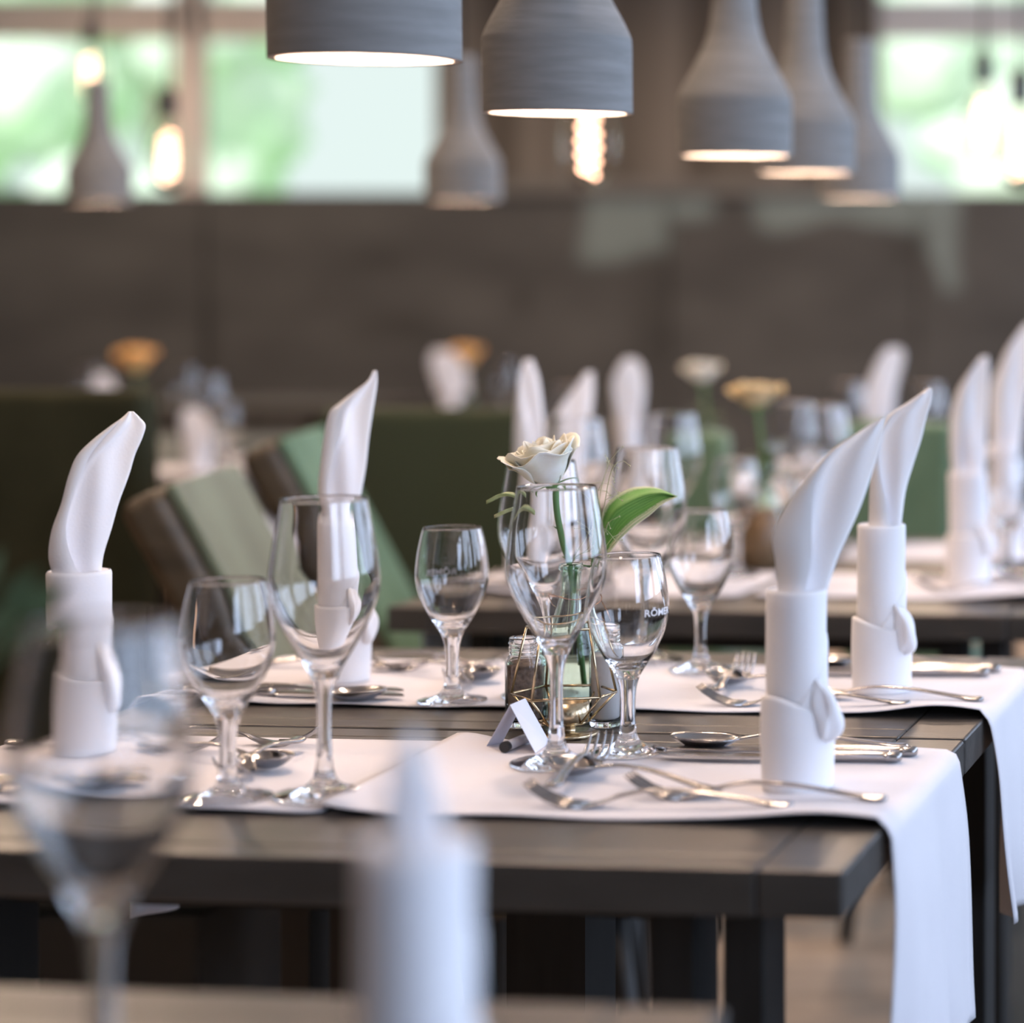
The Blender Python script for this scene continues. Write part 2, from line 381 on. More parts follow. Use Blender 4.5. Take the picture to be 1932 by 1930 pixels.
def table(fr, label, legs=True, halves=True):
    W, D = fr.W, fr.D
    t = thing('dining_table', label, 'table', fr.c, -TH, 'dark grey plank tables')
    hs = [(0, D/2-.004), (D/2+.004, D)] if halves else [(0, D)]
    for a, b in hs:
        m = MB(); e = .058; q = .035; g = .0009
        zz = (TZ-TT, TZ)
        m.bx(-e, 0, a, b, *zz); m.bx(-W, -W+e, a, b, *zz)
        m.bx(-W+e+g, -e-g, a, a+q, *zz); m.bx(-W+e+g, -e-g, b-q, b, *zz)
        m.bx(-W+e+g, -e-g, a+q+g, b-q-g, *zz)
        m.bx(-W+.004, -.004, a+.004, b-.004, TZ-TT+.002, TZ-.003)
        m.build('tabletop', wood, t, bevel=.0022, smooth=False)
    if legs:
        ri = .052 if fr is T2 else .072
        for (u, v) in ((-.115, .12), (-W+.115, .12), (-ri, D-.12), (-W+ri, D-.12)):
            m = MB()
            m.bx(u-.045, u-.012, v-.03, v+.03, 0.006, TZ-TT); m.bx(u+.008, u+.038, v-.03, v+.03, 0.006, TZ-TT)
            m.build('leg', wood_dark, t, smooth=False, bevel=.002)
        for v in (.12, D-.12): MB().bx(-W+.16, -.16, v-.02, v+.02, TZ-TT-.03, TZ-TT).build('apron', wood_dark, t, smooth=False)
        if fr is T1:
            MB().bx(-.395, -.325, D/2-.04, D/2+.04, .006, TZ-TT).build('centre_post', wood_dark, t, smooth=False)
            m = MB(); m.tube([(-.46, D/2, TZ-TT), (-.37, D/2, .02)], .016, 4); m.build('brace', wood_dark, t, smooth=False)
    return t
table(T1, 'dark grey plank dining table in focus at the centre, set with white cloths')
table(T0, 'nearest dark grey table, only its blurred far edge showing along the bottom of the photo')
table(T2, 'blurred dark dining table just behind the focused one, green chairs at its left end')
table(T3, 'blurred dark dining table behind the second table, carrying a white rose')
table(T4, 'small blurred table with a white cloth seen between the two pale green chair backs')
table(T5, 'far left blurred table carrying the left orange rose')
table(T6, 'far blurred table carrying the right orange rose, behind the dark green chair back')
table(T7, 'long greyish brown table along the dark back wall, left side', halves=False)

CZ0 = TZ+.0034                                                      # top of a cloth lying on a table
def cloth(fr, side, v0, v1, L_in, hang, label, lift=0, group='white place cloths', seed=0):
    """a strip lying across the table end and hanging down over it; side +1 right end, -1 left end"""
    r = .008
    o3 = fr.p(0 if side > 0 else -fr.W, (v0+v1)/2, 0)
    def fn(i, j):
        s = i*(L_in+hang+r*PI/2); v = lerp(v0, v1, j)
        tot = L_in-.003
        dn = 0
        if s < tot: a, z = s-L_in, 0
        elif s < tot+r*PI/2:
            k = (s-tot)/r; a, z = -.003+(r+.002)*math.sin(k), -r+r*math.cos(k)
        else: dn = s-tot-r*PI/2; a, z = r-.001, -r-dn
        if dn > 0 or s > tot:
            q = min(1, dn/hang)
            a += q*(.010*math.sin(v*34+seed)+.006*math.sin(v*71+2+seed)+.008)+.004*math.sin(min(1, q*3)*PI/2)
            v += q*.010*math.sin(5*q+seed)-(.5-j)*-.02*q
            z += .004*math.sin(j*6+seed)*q
        else:
            near = math.exp(-((a+.045)/.055)**2)*math.exp(-(j/.22)**2)
            far = math.exp(-((a+.05)/.05)**2)*math.exp(-((1-j)/.15)**2)*.35
            z += .0085*(near+far)
            z += .0018*(1+math.sin(a*40+seed))*math.exp(-(j/.08)**2)*.5
            if side > 0: z += .0016*(1-sst(.03, .07, s))
            if lift: z += lift*math.exp(-(s/.03)**2)*(.4+.6*j)
        # rounded free corners on the table
        if s < .02: v = (v0+v1)/2+(v-(v0+v1)/2)*(1-.045*(1-s/.02)**2)
        z += TZ+.0024
        return fr.p(a if side > 0 else -fr.W-a, v, z)-o3
    m = MB().grid(fn, 90, 26)
    o = m.build('place_cloth', linen, None, solid=.0012); o.location = o3
    tag(o, label, 'cloth', group)
    return o
RV = [(.123, .397), (.560, .830)]
cloth(T1, 1, *RV[0], .425, .205, 'white place cloth front right on the focused table, hanging long over its right end', lift=.007, seed=.3)
cloth(T1, -1, *RV[0], .385, .20, 'white place cloth front left on the focused table, under the left pair of glasses', seed=1)
cloth(T1, 1, *RV[1], .425, .185, 'white place cloth back right on the focused table, hanging end at the right border', seed=2.1)
cloth(T1, -1, *RV[1], .385, .20, 'white place cloth back left on the focused table, under the lone small glass', seed=3)
for fr, nm in ((T2, 'second table'), (T3, 'third table behind'), (T4, 'small table between green chairs')):
    for side in (1, -1):
        for (a, b), w_ in ((RV[0], 'near'), (RV[1], 'far')):
            if fr is T4 and side < 0: continue
            cloth(fr, side, a, b, fr.W/2-.01, .16, 'blurred white cloth on the %s, %s row at the %s end' % (nm, w_, 'right' if side > 0 else 'left'), group='white cloths on the background tables')

# ------------------------------------------------------------------ wine glasses
PT = dict(foot=[(0, 0), (.020, .0001), (.033, .0002), (.0363, .0007), (.0370, .0015), (.0362, .0024), (.029, .0036), (.018, .0062), (.0105, .0110), (.0070, .0190), (.0058, .030)],
          stem=[(.0058, .030), (.0051, .045), (.0050, .060), (.0056, .073), (.0075, .083), (.0100, .0895)],
          bowl=[(.0100, .0895), (.0120, .0945), (.0155, .1010), (.0215, .1115), (.0275, .1225), (.0335, .1345), (.0380, .1460), (.0400, .1560), (.0402, .1650), (.0392, .1760), (.0365, .1950), (.0338, .2110), (.0315, .2250)],
          inner=[(.0308, .2250), (.0330, .2105), (.0357, .1945), (.0384, .1755), (.0394, .1650), (.0391, .1562), (.0371, .1465), (.0326, .1352), (.0265, .1235), (.0203, .1128), (.0140, .1035), (.0080, .0985), (0, .0968)])
PS = dict(foot=[(0, 0), (.018, .0001), (.028, .0002), (.0313, .0007), (.0320, .0015), (.0312, .0024), (.024, .0036), (.0155, .0062), (.0098, .0105), (.0072, .0165), (.0064, .024)],
          stem=[(.0064, .024), (.0060, .034), (.0062, .046), (.0072, .055), (.0092, .0620)],
          bowl=[(.0092, .0620), (.0112, .0665), (.0150, .0725), (.0205, .0810), (.0262, .0915), (.0308, .1030), (.0332, .1140), (.0335, .1240), (.0323, .1370), (.0297, .1520), (.0266, .1645)],
          inner=[(.0259, .1645), (.0290, .1517), (.0315, .1368), (.0327, .1240), (.0324, .1142), (.0299, .1036), (.0253, .0925), (.0195, .0825), (.0135, .0760), (.0075, .0728), (0, .0716)])
def glass_proto(name, P, label, cat='wine glass', etched=True, seg=56):
    t = thing(name, label, cat)
    q = 5
    MB().lathe(catmull(P['foot'], q), seg).build('foot', glass, t)
    MB().lathe(catmull(P['stem'], q), seg).build('stem', glass, t)
    bw = MB().lathe(catmull(P['bowl'], q)+[((P['bowl'][-1][0]+P['inner'][0][0])/2, P['bowl'][-1][1]+.0004)]+catmull(P['inner'], q), seg).build('bowl', glass, t)
    if etched:
        # the maker's word, printed white round the bowl
        cu = bpy.data.curves.new('word', 'FONT'); cu.body = 'RÕMER'; cu.size = .0082; cu.align_x = 'CENTER'; cu.offset = .00012; cu.resolution_u = 2
        to = bpy.data.objects.new('word', cu); COL.objects.link(to)
        bpy.context.view_layer.update()
        me = bpy.data.meshes.new_from_object(to.evaluated_get(bpy.context.evaluated_depsgraph_get()))
        bpy.data.objects.remove(to)
        prof = [(z, r) for r, z in catmull(P['bowl'], 6)]
        for v in me.vertices:
            z = .1165+v.co.y; r = interp(prof, z)[0]+.00025; a = v.co.x*1.0/r*1.15
            v.co = (r*math.cos(a), r*math.sin(a), z)
        me.materials.clear(); me.materials.append(etch)
        o = bpy.data.objects.new('printed_word', me); COL.objects.link(o); o.parent = bw; o['label'] = 'white printed word on the bowl'
    return t
tall = glass_proto('wine_glass', PT, 'x', etched=False)
small = glass_proto('water_glass', PS, 'x', 'glass')
used = set()
def put(proto, p, label, rz=0, group=None, scale=None):
    if proto.name in used: return dup(proto, p, rz, label, group, scale)
    used.add(proto.name); proto.location = p; proto.rotation_euler = (0, 0, rz); proto['label'] = label
    if group: proto['group'] = group
    return proto
GT, GS = 'tall wine glasses', 'small stemmed glasses'
def onc(px, py): return at(px, py, CZ0)
put(tall, onc(1050, 1441), 'tall clear wine glass in front of the white rose, at the middle of the photo', group=GT)
put(tall, onc(612, 1501), 'tall clear wine glass front left of the focused table, napkin seen through its bowl', group=GT)
put(tall, onc(1021, 1313), 'tall clear wine glass mostly hidden behind the front one with the rose', group=GT)
put(tall, onc(1223, 1247), 'tall clear wine glass behind the green leaf, back right of the focused table', group=GT)
put(small, onc(1185, 1420), 'small stemmed glass with a white printed word, just right of the gold wire holder', -PI/2+math.radians(50)-ray_yaw(1185)*0+.2, GS)
put(small, onc(430, 1508), 'small stemmed glass at front left, leftmost glass on the focused table', PI*1.12, GS)
put(small, onc(853, 1324), 'small stemmed glass standing alone on the back left cloth, print seen from behind', PI*.70, GS)
put(small, onc(1322, 1264), 'small stemmed glass at back right of the focused table, right of the tall one', PI*.2, GS)
put(tall, T0.c*0+at(195, 2103, TZ+.0006), 'large out-of-focus wine glass on the nearest table, lower left of the photo', group=GT)
# background glasses
GB = 'blurred glasses on the background tables'
def bgl(proto, px, Y, label, dz=.0034):
    p = atY(px, 600, Y); p.z = TZ+dz; put(proto, p, label, random.uniform(0, 6), GB)
bgl(tall, 1270, 3.20, 'blurred tall glass on the second table, well left of the brown jar')
bgl(small, 1388, 3.12, 'blurred small glass on the second table in front of the brown jar')
bgl(tall, 1495, 3.62, 'blurred tall glass on the second table, first to the right of the straw-coloured rose')
bgl(tall, 1556, 3.50, 'blurred tall glass on the second table, second to the right of the straw-coloured rose')
bgl(small, 1532, 3.30, 'blurred small glass on the second table, right of the straw-coloured rose')
bgl(tall, 1090, 3.05, 'blurred tall glass beside the two pinkish napkins at the left end of the second table')
bgl(small, 1900, 3.15, 'blurred small glass on the second table behind the grey napkin at the right border')
bgl(tall, 1748, 4.60, 'blurred tall glass on the third table, right of the far napkin')
bgl(tall, 1600, 4.70, 'blurred tall glass on the third table, left of the far napkin')
bgl(tall, 1075, 4.55, 'blurred tall glass on the third table, left of the pale upright napkin')
bgl(tall, 395, 5.35, 'blurred glass on the small table between the green chairs')
bgl(small, 425, 5.2, 'blurred small glass at the right end of the small table between the green chairs')
bgl(tall, 165, 6.25, 'blurred glass left of the left orange rose')
bgl(tall, 350, 6.25, 'blurred glass right of the left orange rose')
bgl(tall, 955, 7.0, 'blurred glass right of the right orange rose')

# ------------------------------------------------------------------ napkins folded as tall pillars with a pointed leaf on top
def napkin(name, label, px, py_or_Y, outline, s=None, h=.153, r=.0230, knot=0.0, group='pillar-folded white napkins', by_depth=False, z0=None, foldside=1, seed=0, lean=0, dxtop=0):
    """outline: (pixel row, left, right) of the leaf as the photograph shows it, turned into metres at the napkin's own distance"""
    z0 = CZ0 if z0 is None else z0
    p = atY(px, 600, py_or_Y) if by_depth else at(px, py_or_Y, z0)
    p.z = z0
    s = F/p.y
    base_py = HY+(CZ-z0)*s
    t = thing(name, label, 'napkin', p, ray_yaw(px), group)
    zk = .064
    def col(i, j):
        a = 2*PI*i; z = h*j
        rr = r*(1+.03*(z/h-.5))+.0006*math.sin(3*a+seed+z*20)
        seam = zk+.045*(a-1.5)/1.64                  # slanting wrap edge
        rr += .0015*sst(0, .0012, seam-z)*(1-sst(5.4, 6.2, a))
        if z > h-.003: rr -= .0012*((z-(h-.003))/.003)**2
        return (rr*math.cos(a+PI)+lean*z, rr*math.sin(a+PI), z)
    m = MB().grid(col, 90, 110)
    # rolled inside, a little lower than the rim
    def cap(i, j):
        a = 2*PI*i; rr = r*.94*(1-j); zz = h-.0005-.006*math.sin(min(1, j*3)*PI/2)*(1 if j > .02 else 0)+.007*max(0, 1-abs(j-.35)/.12)
        return (rr*math.cos(a)+lean*h, rr*math.sin(a), zz)
    m.grid(cap, 48, 16)
    m.build('rolled_column', napk, t)
    def cuff(i, j):
        a = 2*PI*i
        ztop = zk-.007*math.cos(a-knot-.5)+.0025*math.sin(2*a+seed)
        R = r+.0042+.0009*math.sin(2*a+seed)+.0016*math.exp(-((((a-knot+PI) % (2*PI))-PI)/.5)**2)
        if j < .8: q = j/.8; return ((R-.0006*math.cos(q*5))*math.cos(a), (R-.0006*math.cos(q*5))*math.sin(a), .0002+(ztop-.0025)*q)
        q = (j-.8)/.2*PI/2*1.15
        return ((R-.0030*(1-math.cos(q)))*math.cos(a), (R-.0030*(1-math.cos(q)))*math.sin(a), ztop-.0025+.0025*math.sin(q))
    MB().grid(cuff, 64, 30).build('cuff', napk, t)
    # the tucked corner standing out at the right like a small ear
    def ear(i, j):
        a = 2*PI*i; q = PI*j
        w_ = math.sin(q)**.7
        rr = 1+.16*math.sin(3*a+q*2+seed)+.08*math.sin(5*a-q*3)
        x = .0105*w_*math.cos(a)*rr; y = .0135*w_*math.sin(a)*rr; z = -.024*math.cos(q)-.006*math.cos(a)*w_
        x += .006*math.sin(q*1.25)-.003
        cr = .0030*math.exp(-((a-3.9)/.30)**2)*math.sin(q)+.0020*math.exp(-((a-5.0)/.25)**2)*math.sin(q); x -= cr
        X_, Y_ = r-.0020+x, y-.013
        return (X_*math.cos(knot)-Y_*math.sin(knot), X_*math.sin(knot)+Y_*math.cos(knot), zk-.002+z)
    MB().grid(ear, 48, 30).build('tucked_corner', napk, t)
    # the leaf
    O = []
    for (yy, l, rr_) in sorted(outline, key=lambda q: -q[0]):
        O.append(((base_py-yy)/s, (l-px)/s, (rr_-px)/s))
    O[0] = (min(O[0][0], h)-.008,)+O[0][1:]
    n = len(O)
    Oc = catmull(O, 5)
    nn = len(Oc)
    rings = []; lap = []
    lo, hi = O[0][0], O[-1][0]
    for k, (zz, xl, xr) in enumerate(Oc):
        t_ = (zz-lo)/(hi-lo); wv = max(.0008, xr-xl)
        d = lerp(min(.013, r*.6), .0028, t_**.7)
        ring = []
        M = 22
        fold = .34+.18*math.sin(t_*5.2+seed)        # where the lapel's edge runs
        if foldside < 0: fold = 1-fold
        for q in range(M+1):                          # near side
            sx = q/M
            y = -d*math.sin(PI*sx)**.7*(.85+.15*math.sin(sx*6+t_*4+seed))
            y += .0046*sst(-.04, .04, (sx-fold)*foldside)*math.sin(PI*sx)*(1-.5*t_)*(1 if foldside else 0)
            y += .0021*math.sin(sx*8+t_*7+seed)*math.sin(PI*sx)
            ring.append((xl+wv*sx, y, zz))
        for q in range(M-1, 0, -1):
            sx = q/M
            y = d*.8*math.sin(PI*sx)**.8
            ring.append((xl+wv*sx, y, zz))
        rings.append(ring)
    m = MB().rings(rings, False, True)
    # second layer: a thin lapel rolled over from the left edge
    def lapel(i, j):
        k = i*(nn-1)*.86; a, b = Oc[int(k)], Oc[min(nn-1, int(k)+1)]; f = k-int(k)
        zz, xl, xr = (lerp(p_, q_, f) for p_, q_ in zip(a, b)); t_ = (zz-lo)/(hi-lo)
        wv = xr-xl; d = lerp(min(.013, r*.6), .0028, t_**.7)
        fw = max(.05, .62*(1-t_)**.6*(.75+.35*math.sin(t_*5.5+seed)))
        sx = fw*j
        y = -d*math.sin(PI*min(1, sx+.02))**.7-.0016*math.sin(PI*j)**.8-.0030*j*(1-t_)-.0006
        if foldside < 0: sx = 1-sx
        return (xl+wv*sx, y, zz)
    m.grid(lapel, 40, 12)
    lf = m.build('pointed_leaf', napk, t)
    return t
napkin('folded_napkin', 'pillar-folded white napkin front right on the focused table, leaf leaning right over the one behind', 1503, 1484,
       [(1113, 1470, 1555), (1060, 1463, 1578), (1010, 1458, 1600), (960, 1480, 1622), (900, 1522, 1643), (850, 1568, 1658), (820, 1612, 1665), (795, 1650, 1668), (787, 1663, 1670)], seed=0)
napkin('folded_napkin', 'pillar-folded white napkin back right on the focused table, with the highest pointed tip at right', 1662, 1303,
       [(987, 1638, 1699), (930, 1640, 1708), (880, 1643, 1722), (830, 1648, 1738), (800, 1665, 1745), (780, 1680, 1750), (760, 1710, 1756), (738, 1742, 1758), (732, 1750, 1757)], seed=1.5, h=.162)
napkin('folded_napkin', 'pillar-folded white napkin at the left border of the focused table, blunt tip leaning right', 148, 1424,
       [(1075, 108, 187), (1050, 97, 191), (1000, 102, 205), (950, 118, 218), (900, 130, 235), (860, 145, 246), (830, 172, 258), (805, 202, 264), (790, 222, 254), (778, 234, 243)], seed=2.4, r=.0245)
napkin('folded_napkin', 'pillar-folded white napkin seen partly through the tall front left glass, thin upright tip', 643, 1283,
       [(985, 612, 668), (930, 603, 680), (880, 606, 688), (830, 612, 693), (780, 621, 700), (760, 640, 703), (740, 665, 706), (720, 690, 708), (700, 701, 707)], seed=3.5, h=.160)
napkin('folded_napkin', 'very blurred white napkin on the nearest table, at the bottom centre of the photo', 785, .90,
       [(1600, 728, 845), (1520, 730, 832), (1470, 735, 822), (1430, 745, 808), (1400, 758, 800), (1380, 770, 790)], seed=.8, by_depth=True, z0=TZ+.0008, r=.0225, knot=2.6)
NB = 'blurred napkins on the background tables'
napkin('folded_napkin', 'blurred greyish pillar napkin at the right, second from the right border', 1826, 3.02,
       [(870, 1795, 1858), (800, 1792, 1862), (740, 1805, 1864), (700, 1830, 1866), (672, 1852, 1864)], by_depth=True, seed=4, group=NB, r=.0255)
napkin('folded_napkin', 'blurred pillar napkin at the very right border, tip running out of the photo', 1893, 3.36,
       [(800, 1870, 1925), (740, 1868, 1940), (690, 1885, 1955), (650, 1905, 1960), (610, 1935, 1962)], by_depth=True, seed=5, group=NB, r=.0255, h=.17)
napkin('folded_napkin', 'blurred pinkish napkin above the white rose, left one of the two close together', 995, 3.02,
       [(900, 970, 1028), (820, 970, 1027), (760, 974, 1022), (710, 980, 1015), (678, 990, 1004)], by_depth=True, seed=6, group=NB)
napkin('folded_napkin', 'blurred pinkish napkin above the white rose, right one of the two, tip leaning right', 1070, 3.46,
       [(870, 1040, 1100), (820, 1035, 1108), (770, 1055, 1116), (730, 1085, 1119), (702, 1104, 1118)], by_depth=True, seed=7, group=NB)
napkin('folded_napkin', 'blurred pale lilac upright napkin left of the far white rose', 1185, 4.42,
       [(810, 1165, 1206), (760, 1158, 1214), (720, 1156, 1216), (690, 1168, 1210), (676, 1180, 1198)], by_depth=True, seed=8, group=NB)
napkin('folded_napkin', 'blurred napkin on the third table above the back right napkin, rounded pink top leaning right', 1655, 4.5,
       [(790, 1632, 1685), (740, 1632, 1690), (700, 1645, 1700), (670, 1660, 1706), (655, 1675, 1698)], by_depth=True, seed=9, group=NB)
napkin('folded_napkin', 'blurred low pinkish napkin on the small table between the green chairs', 372, 5.2,
       [(850, 350, 400), (820, 345, 400), (790, 342, 392), (770, 352, 378)], by_depth=True, seed=10, group=NB, h=.09)
napkin('folded_napkin', 'blurred pink napkin left of the left orange rose', 192, 6.1,
       [(790, 172, 215), (760, 165, 222), (735, 172, 218), (705, 182, 205)], by_depth=True, seed=11, group=NB, h=.10)
napkin('folded_napkin', 'blurred white napkin touching the right orange rose', 850, 6.95,
       [(730, 828, 885), (700, 815, 880), (680, 812, 870), (660, 820, 850)], by_depth=True, seed=12, group=NB, h=.13)

# ------------------------------------------------------------------ cutlery (each lies along +x from its handle end)
def sweep_bar(m, st, seg=8):
    rs = []
    for x, w_, z, th in st:
        rs.append([(x, w_/2*math.cos(a), z+th/2*math.sin(a)) for a in [2*PI*k/seg for k in range(seg)]])
    m.rings(rs); return m
HANDLE = [(0, .004, .0045, .003), (.002, .012, .0045, .0045), (.010, .0145, .0042, .005), (.018, .012, .005, .0045), (.024, .009, .006, .004)]
def fork(Ln, label, cat='fork', k=1.0):
    t = thing('fork', label, cat)
    st = HANDLE+[(Ln*.35, .0075, .0125*k, .0030), (Ln*.52, .0055, .0135*k, .0030), (Ln*.64, .0060, .0095, .0030), (Ln*.70, .0120, .0050, .0024), (Ln*.75, .0210, .0022, .0020), (Ln*.79, .0220, .0012, .0018)]
    sweep_bar(MB(), catmull(st, 4), 10).build('handle', steel, t)
    m = MB()
    for q in range(4):
        y = (q-1.5)*.0062
        m.tube([(Ln*.785, y, .0014), (Ln*.85, y, .0022), (Ln*.92, y*.98, .0075), (Ln*.97, y*.96, .0135), (Ln, y*.95, .0185)], [.0021, .0017, .0015, .0012, .0006], 6)
    m.build('tines', steel, t); return t
def spoon(Ln, label, bw=.040, bl=.060, cat='spoon'):
    t = thing('spoon', label, cat)
    xb = Ln-bl
    st = HANDLE+[(Ln*.38, .0075, .0125, .0030), (Ln*.55, .0055, .0135, .0030), (xb-.004, .0055, .0105, .0030), (xb+.004, .0085, .0085, .0022)]
    sweep_bar(MB(), catmull(st, 4), 10).build('handle', steel, t)
    def fn(i, j):
        a = 2*PI*i
        q = j
        ex = math.cos(a); ey = math.sin(a)*(1-.12*math.cos(a))
        x = xb+bl/2+bl/2*ex*q; y = bw/2*ey*q
        return (x, y, .0010+.0105*q**2.2*(1+.12*ex*q))
    MB().grid(fn, 40, 12).build('bowl', steel, t, solid=.0011); return t
def knife(Ln, label, cat='knife', hl=.095):
    t = thing('table_knife', label, cat)
    st = [(0, .004, .005, .004), (.002, .012, .005, .008), (.010, .0145, .005, .009), (.020, .0115, .005, .0085), (hl*.7, .0135, .005, .0095), (hl, .0115, .005, .008)]
    sweep_bar(MB(), catmull(st, 4), 12).build('handle', steel, t)
    m = MB(); rs = []
    for x, w_, o_ in [(hl-.004, .008, 0), (hl+.006, .017, .002), (hl+.03, .0195, .003), (Ln*.80, .0200, .003), (Ln*.93, .0160, .001), (Ln*.985, .008, -.003), (Ln, .002, -.005)]:
        rs.append([(x, o_-w_/2, .0045), (x, o_, .0036), (x, o_+w_/2, .0040), (x, o_+w_/2, .0056), (x, o_, .0058), (x, o_-w_/2, .0049)])
    m.rings(rs); m.build('blade', steel, t, smooth=False, bevel=.0003); return t
pf, pdf = fork(.200, 'x'), fork(.150, 'x', k=.8)
psp, pds = spoon(.200, 'x'), spoon(.175, 'x', .036, .052)
pk, pk2 = knife(.225, 'x'), knife(.205, 'x')
CG = 'polished steel cutlery on the tables'
def setting(fr, side, vc, where, full=True):
    """a from the table end inwards, b to the diner's right; where: tail of each label"""
    a0 = -TH+(PI if side > 0 else 0)           # direction of +a in the world
    def P(a, b, z=0):
        return fr.p((-a if side > 0 else -fr.W+a), vc+(b if side > 0 else -b), CZ0+z)
    put(pk, P(.022, .105), 'steel knife, outer of two %s' % where, a0, CG)
    put(pk2, P(.030, .081), 'steel knife, inner of two %s' % where, a0+.01, CG)
    put(pf, P(.010, -.072), 'steel fork reaching closest to the table end %s' % where, a0-.03, CG)
    if full:
        put(psp, P(.035, .130), 'steel soup spoon just beyond the knives %s' % where, a0+.06, CG)
        put(pf, P(.074, -.100), 'steel fork set further in from the table end %s' % where, a0+.02, CG)
        put(pds, P(.140, -.062, .0012), 'steel dessert spoon under the dessert fork %s' % where, a0-.42, CG)
        put(pdf, P(.264, -.082, .0060), 'steel dessert fork crossing over the dessert spoon %s' % where, a0-PI/2+.08, CG)
setting(T1, 1, .2600, 'beside the front right napkin')
setting(T1, 1, .6950, 'beside the back right napkin')
setting(T1, -1, .2600, 'beside the left border napkin')
setting(T1, -1, .6950, 'beside the thin-tipped back left napkin')
setting(T2, 1, .26, 'near right on the blurred second table', False)
setting(T2, 1, .695, 'far right on the blurred second table', False)
setting(T2, -1, .26, 'near left on the blurred second table', False)
setting(T2, -1, .695, 'far left on the blurred second table', False)

# ------------------------------------------------------------------ centre pieces
def jar(name, label, p, r, h, content, cname, clab, fill):
    t = thing(name, label, 'jar', p)
    nr = r*.80
    out = [(0, .0), (r*.85, .0), (r*.97, .002), (r, .006), (r, h*.72), (r*.97, h*.76), (nr*.98, h*.80)]
    for k in range(3): z = h*.82+k*h*.05; out += [(nr*.98, z), (nr*1.06, z+h*.018), (nr*.98, z+h*.036)]
    out += [(nr, h*.99), (nr*.93, h)]
    inn = [(nr*.88, h*.98), (nr*.88, h*.80), (r*.90, h*.73), (r*.92, h*.66), (r*.92, .009), (r*.8, .006), (0, .006)]
    MB().lathe(out+inn, 48).build('glass_body', glass, t)
    f = MB().lathe([(0, .0066), (r*.78, .0066), (r*.90, .0095), (r*.90, fill*.98), (r*.86, fill), (0, fill-.001)], 40).build(cname, content, t); f['label'] = clab
    return t
jar('pepper_jar', 'small glass screw-neck jar of ground pepper, left inside the gold wire frame', at(992, 1370), .0180, .0800, pepper, 'pepper', 'brown ground pepper', .056)
jar('salt_jar', 'small glass screw-neck jar of white salt, right of the gold wire holder', at(1143, 1370), .0145, .0880, salt, 'salt', 'white salt', .064)
# bottle vase of pale green glass
def bottle(p, label):
    t = thing('bottle_vase', label, 'vase', p)
    out = [(0, 0), (.022, 0), (.0252, .002), (.026, .006), (.026, .050), (.0250, .062), (.0215, .076), (.0165, .092), (.0125, .104), (.0105, .114), (.0103, .132), (.0118, .1345), (.0120, .138), (.0112, .141)]
    inn = [(.0090, .140), (.0086, .132), (.0088, .114), (.0108, .103), (.0148, .090), (.0198, .074), (.0232, .060), (.0240, .050), (.0240, .008), (.020, .005), (0, .005)]
    out = catmull(out, 3); inn = catmull(inn, 3)
    MB().lathe(out+inn, 48).build('glass_body', green_glass, t)
    m = MB()
    m.tube([(.0225*math.cos(a)*1.0, .0225*math.sin(a), .110+.003*math.sin(a*2)) for a in [2*PI*k/40 for k in range(41)]], .0006, 6)
    m.tube([(.0225, 0, .110), (.030, -.004, .1), (.034, -.004, .088), (.029, -.002, .083), (.022, 0, .092), (.0185, 0, .088)], .0006, 6)
    m.tube([(-.0225, 0, .110), (-.019, 0, .100), (-.0145, 0, .0965)], .0006, 6)
    m.build('wire_loop', copper, t)
    return t
VP = at(1080, 1359)
bottle(VP, 'pale green glass bottle vase with a copper wire loop, holding the white rose')
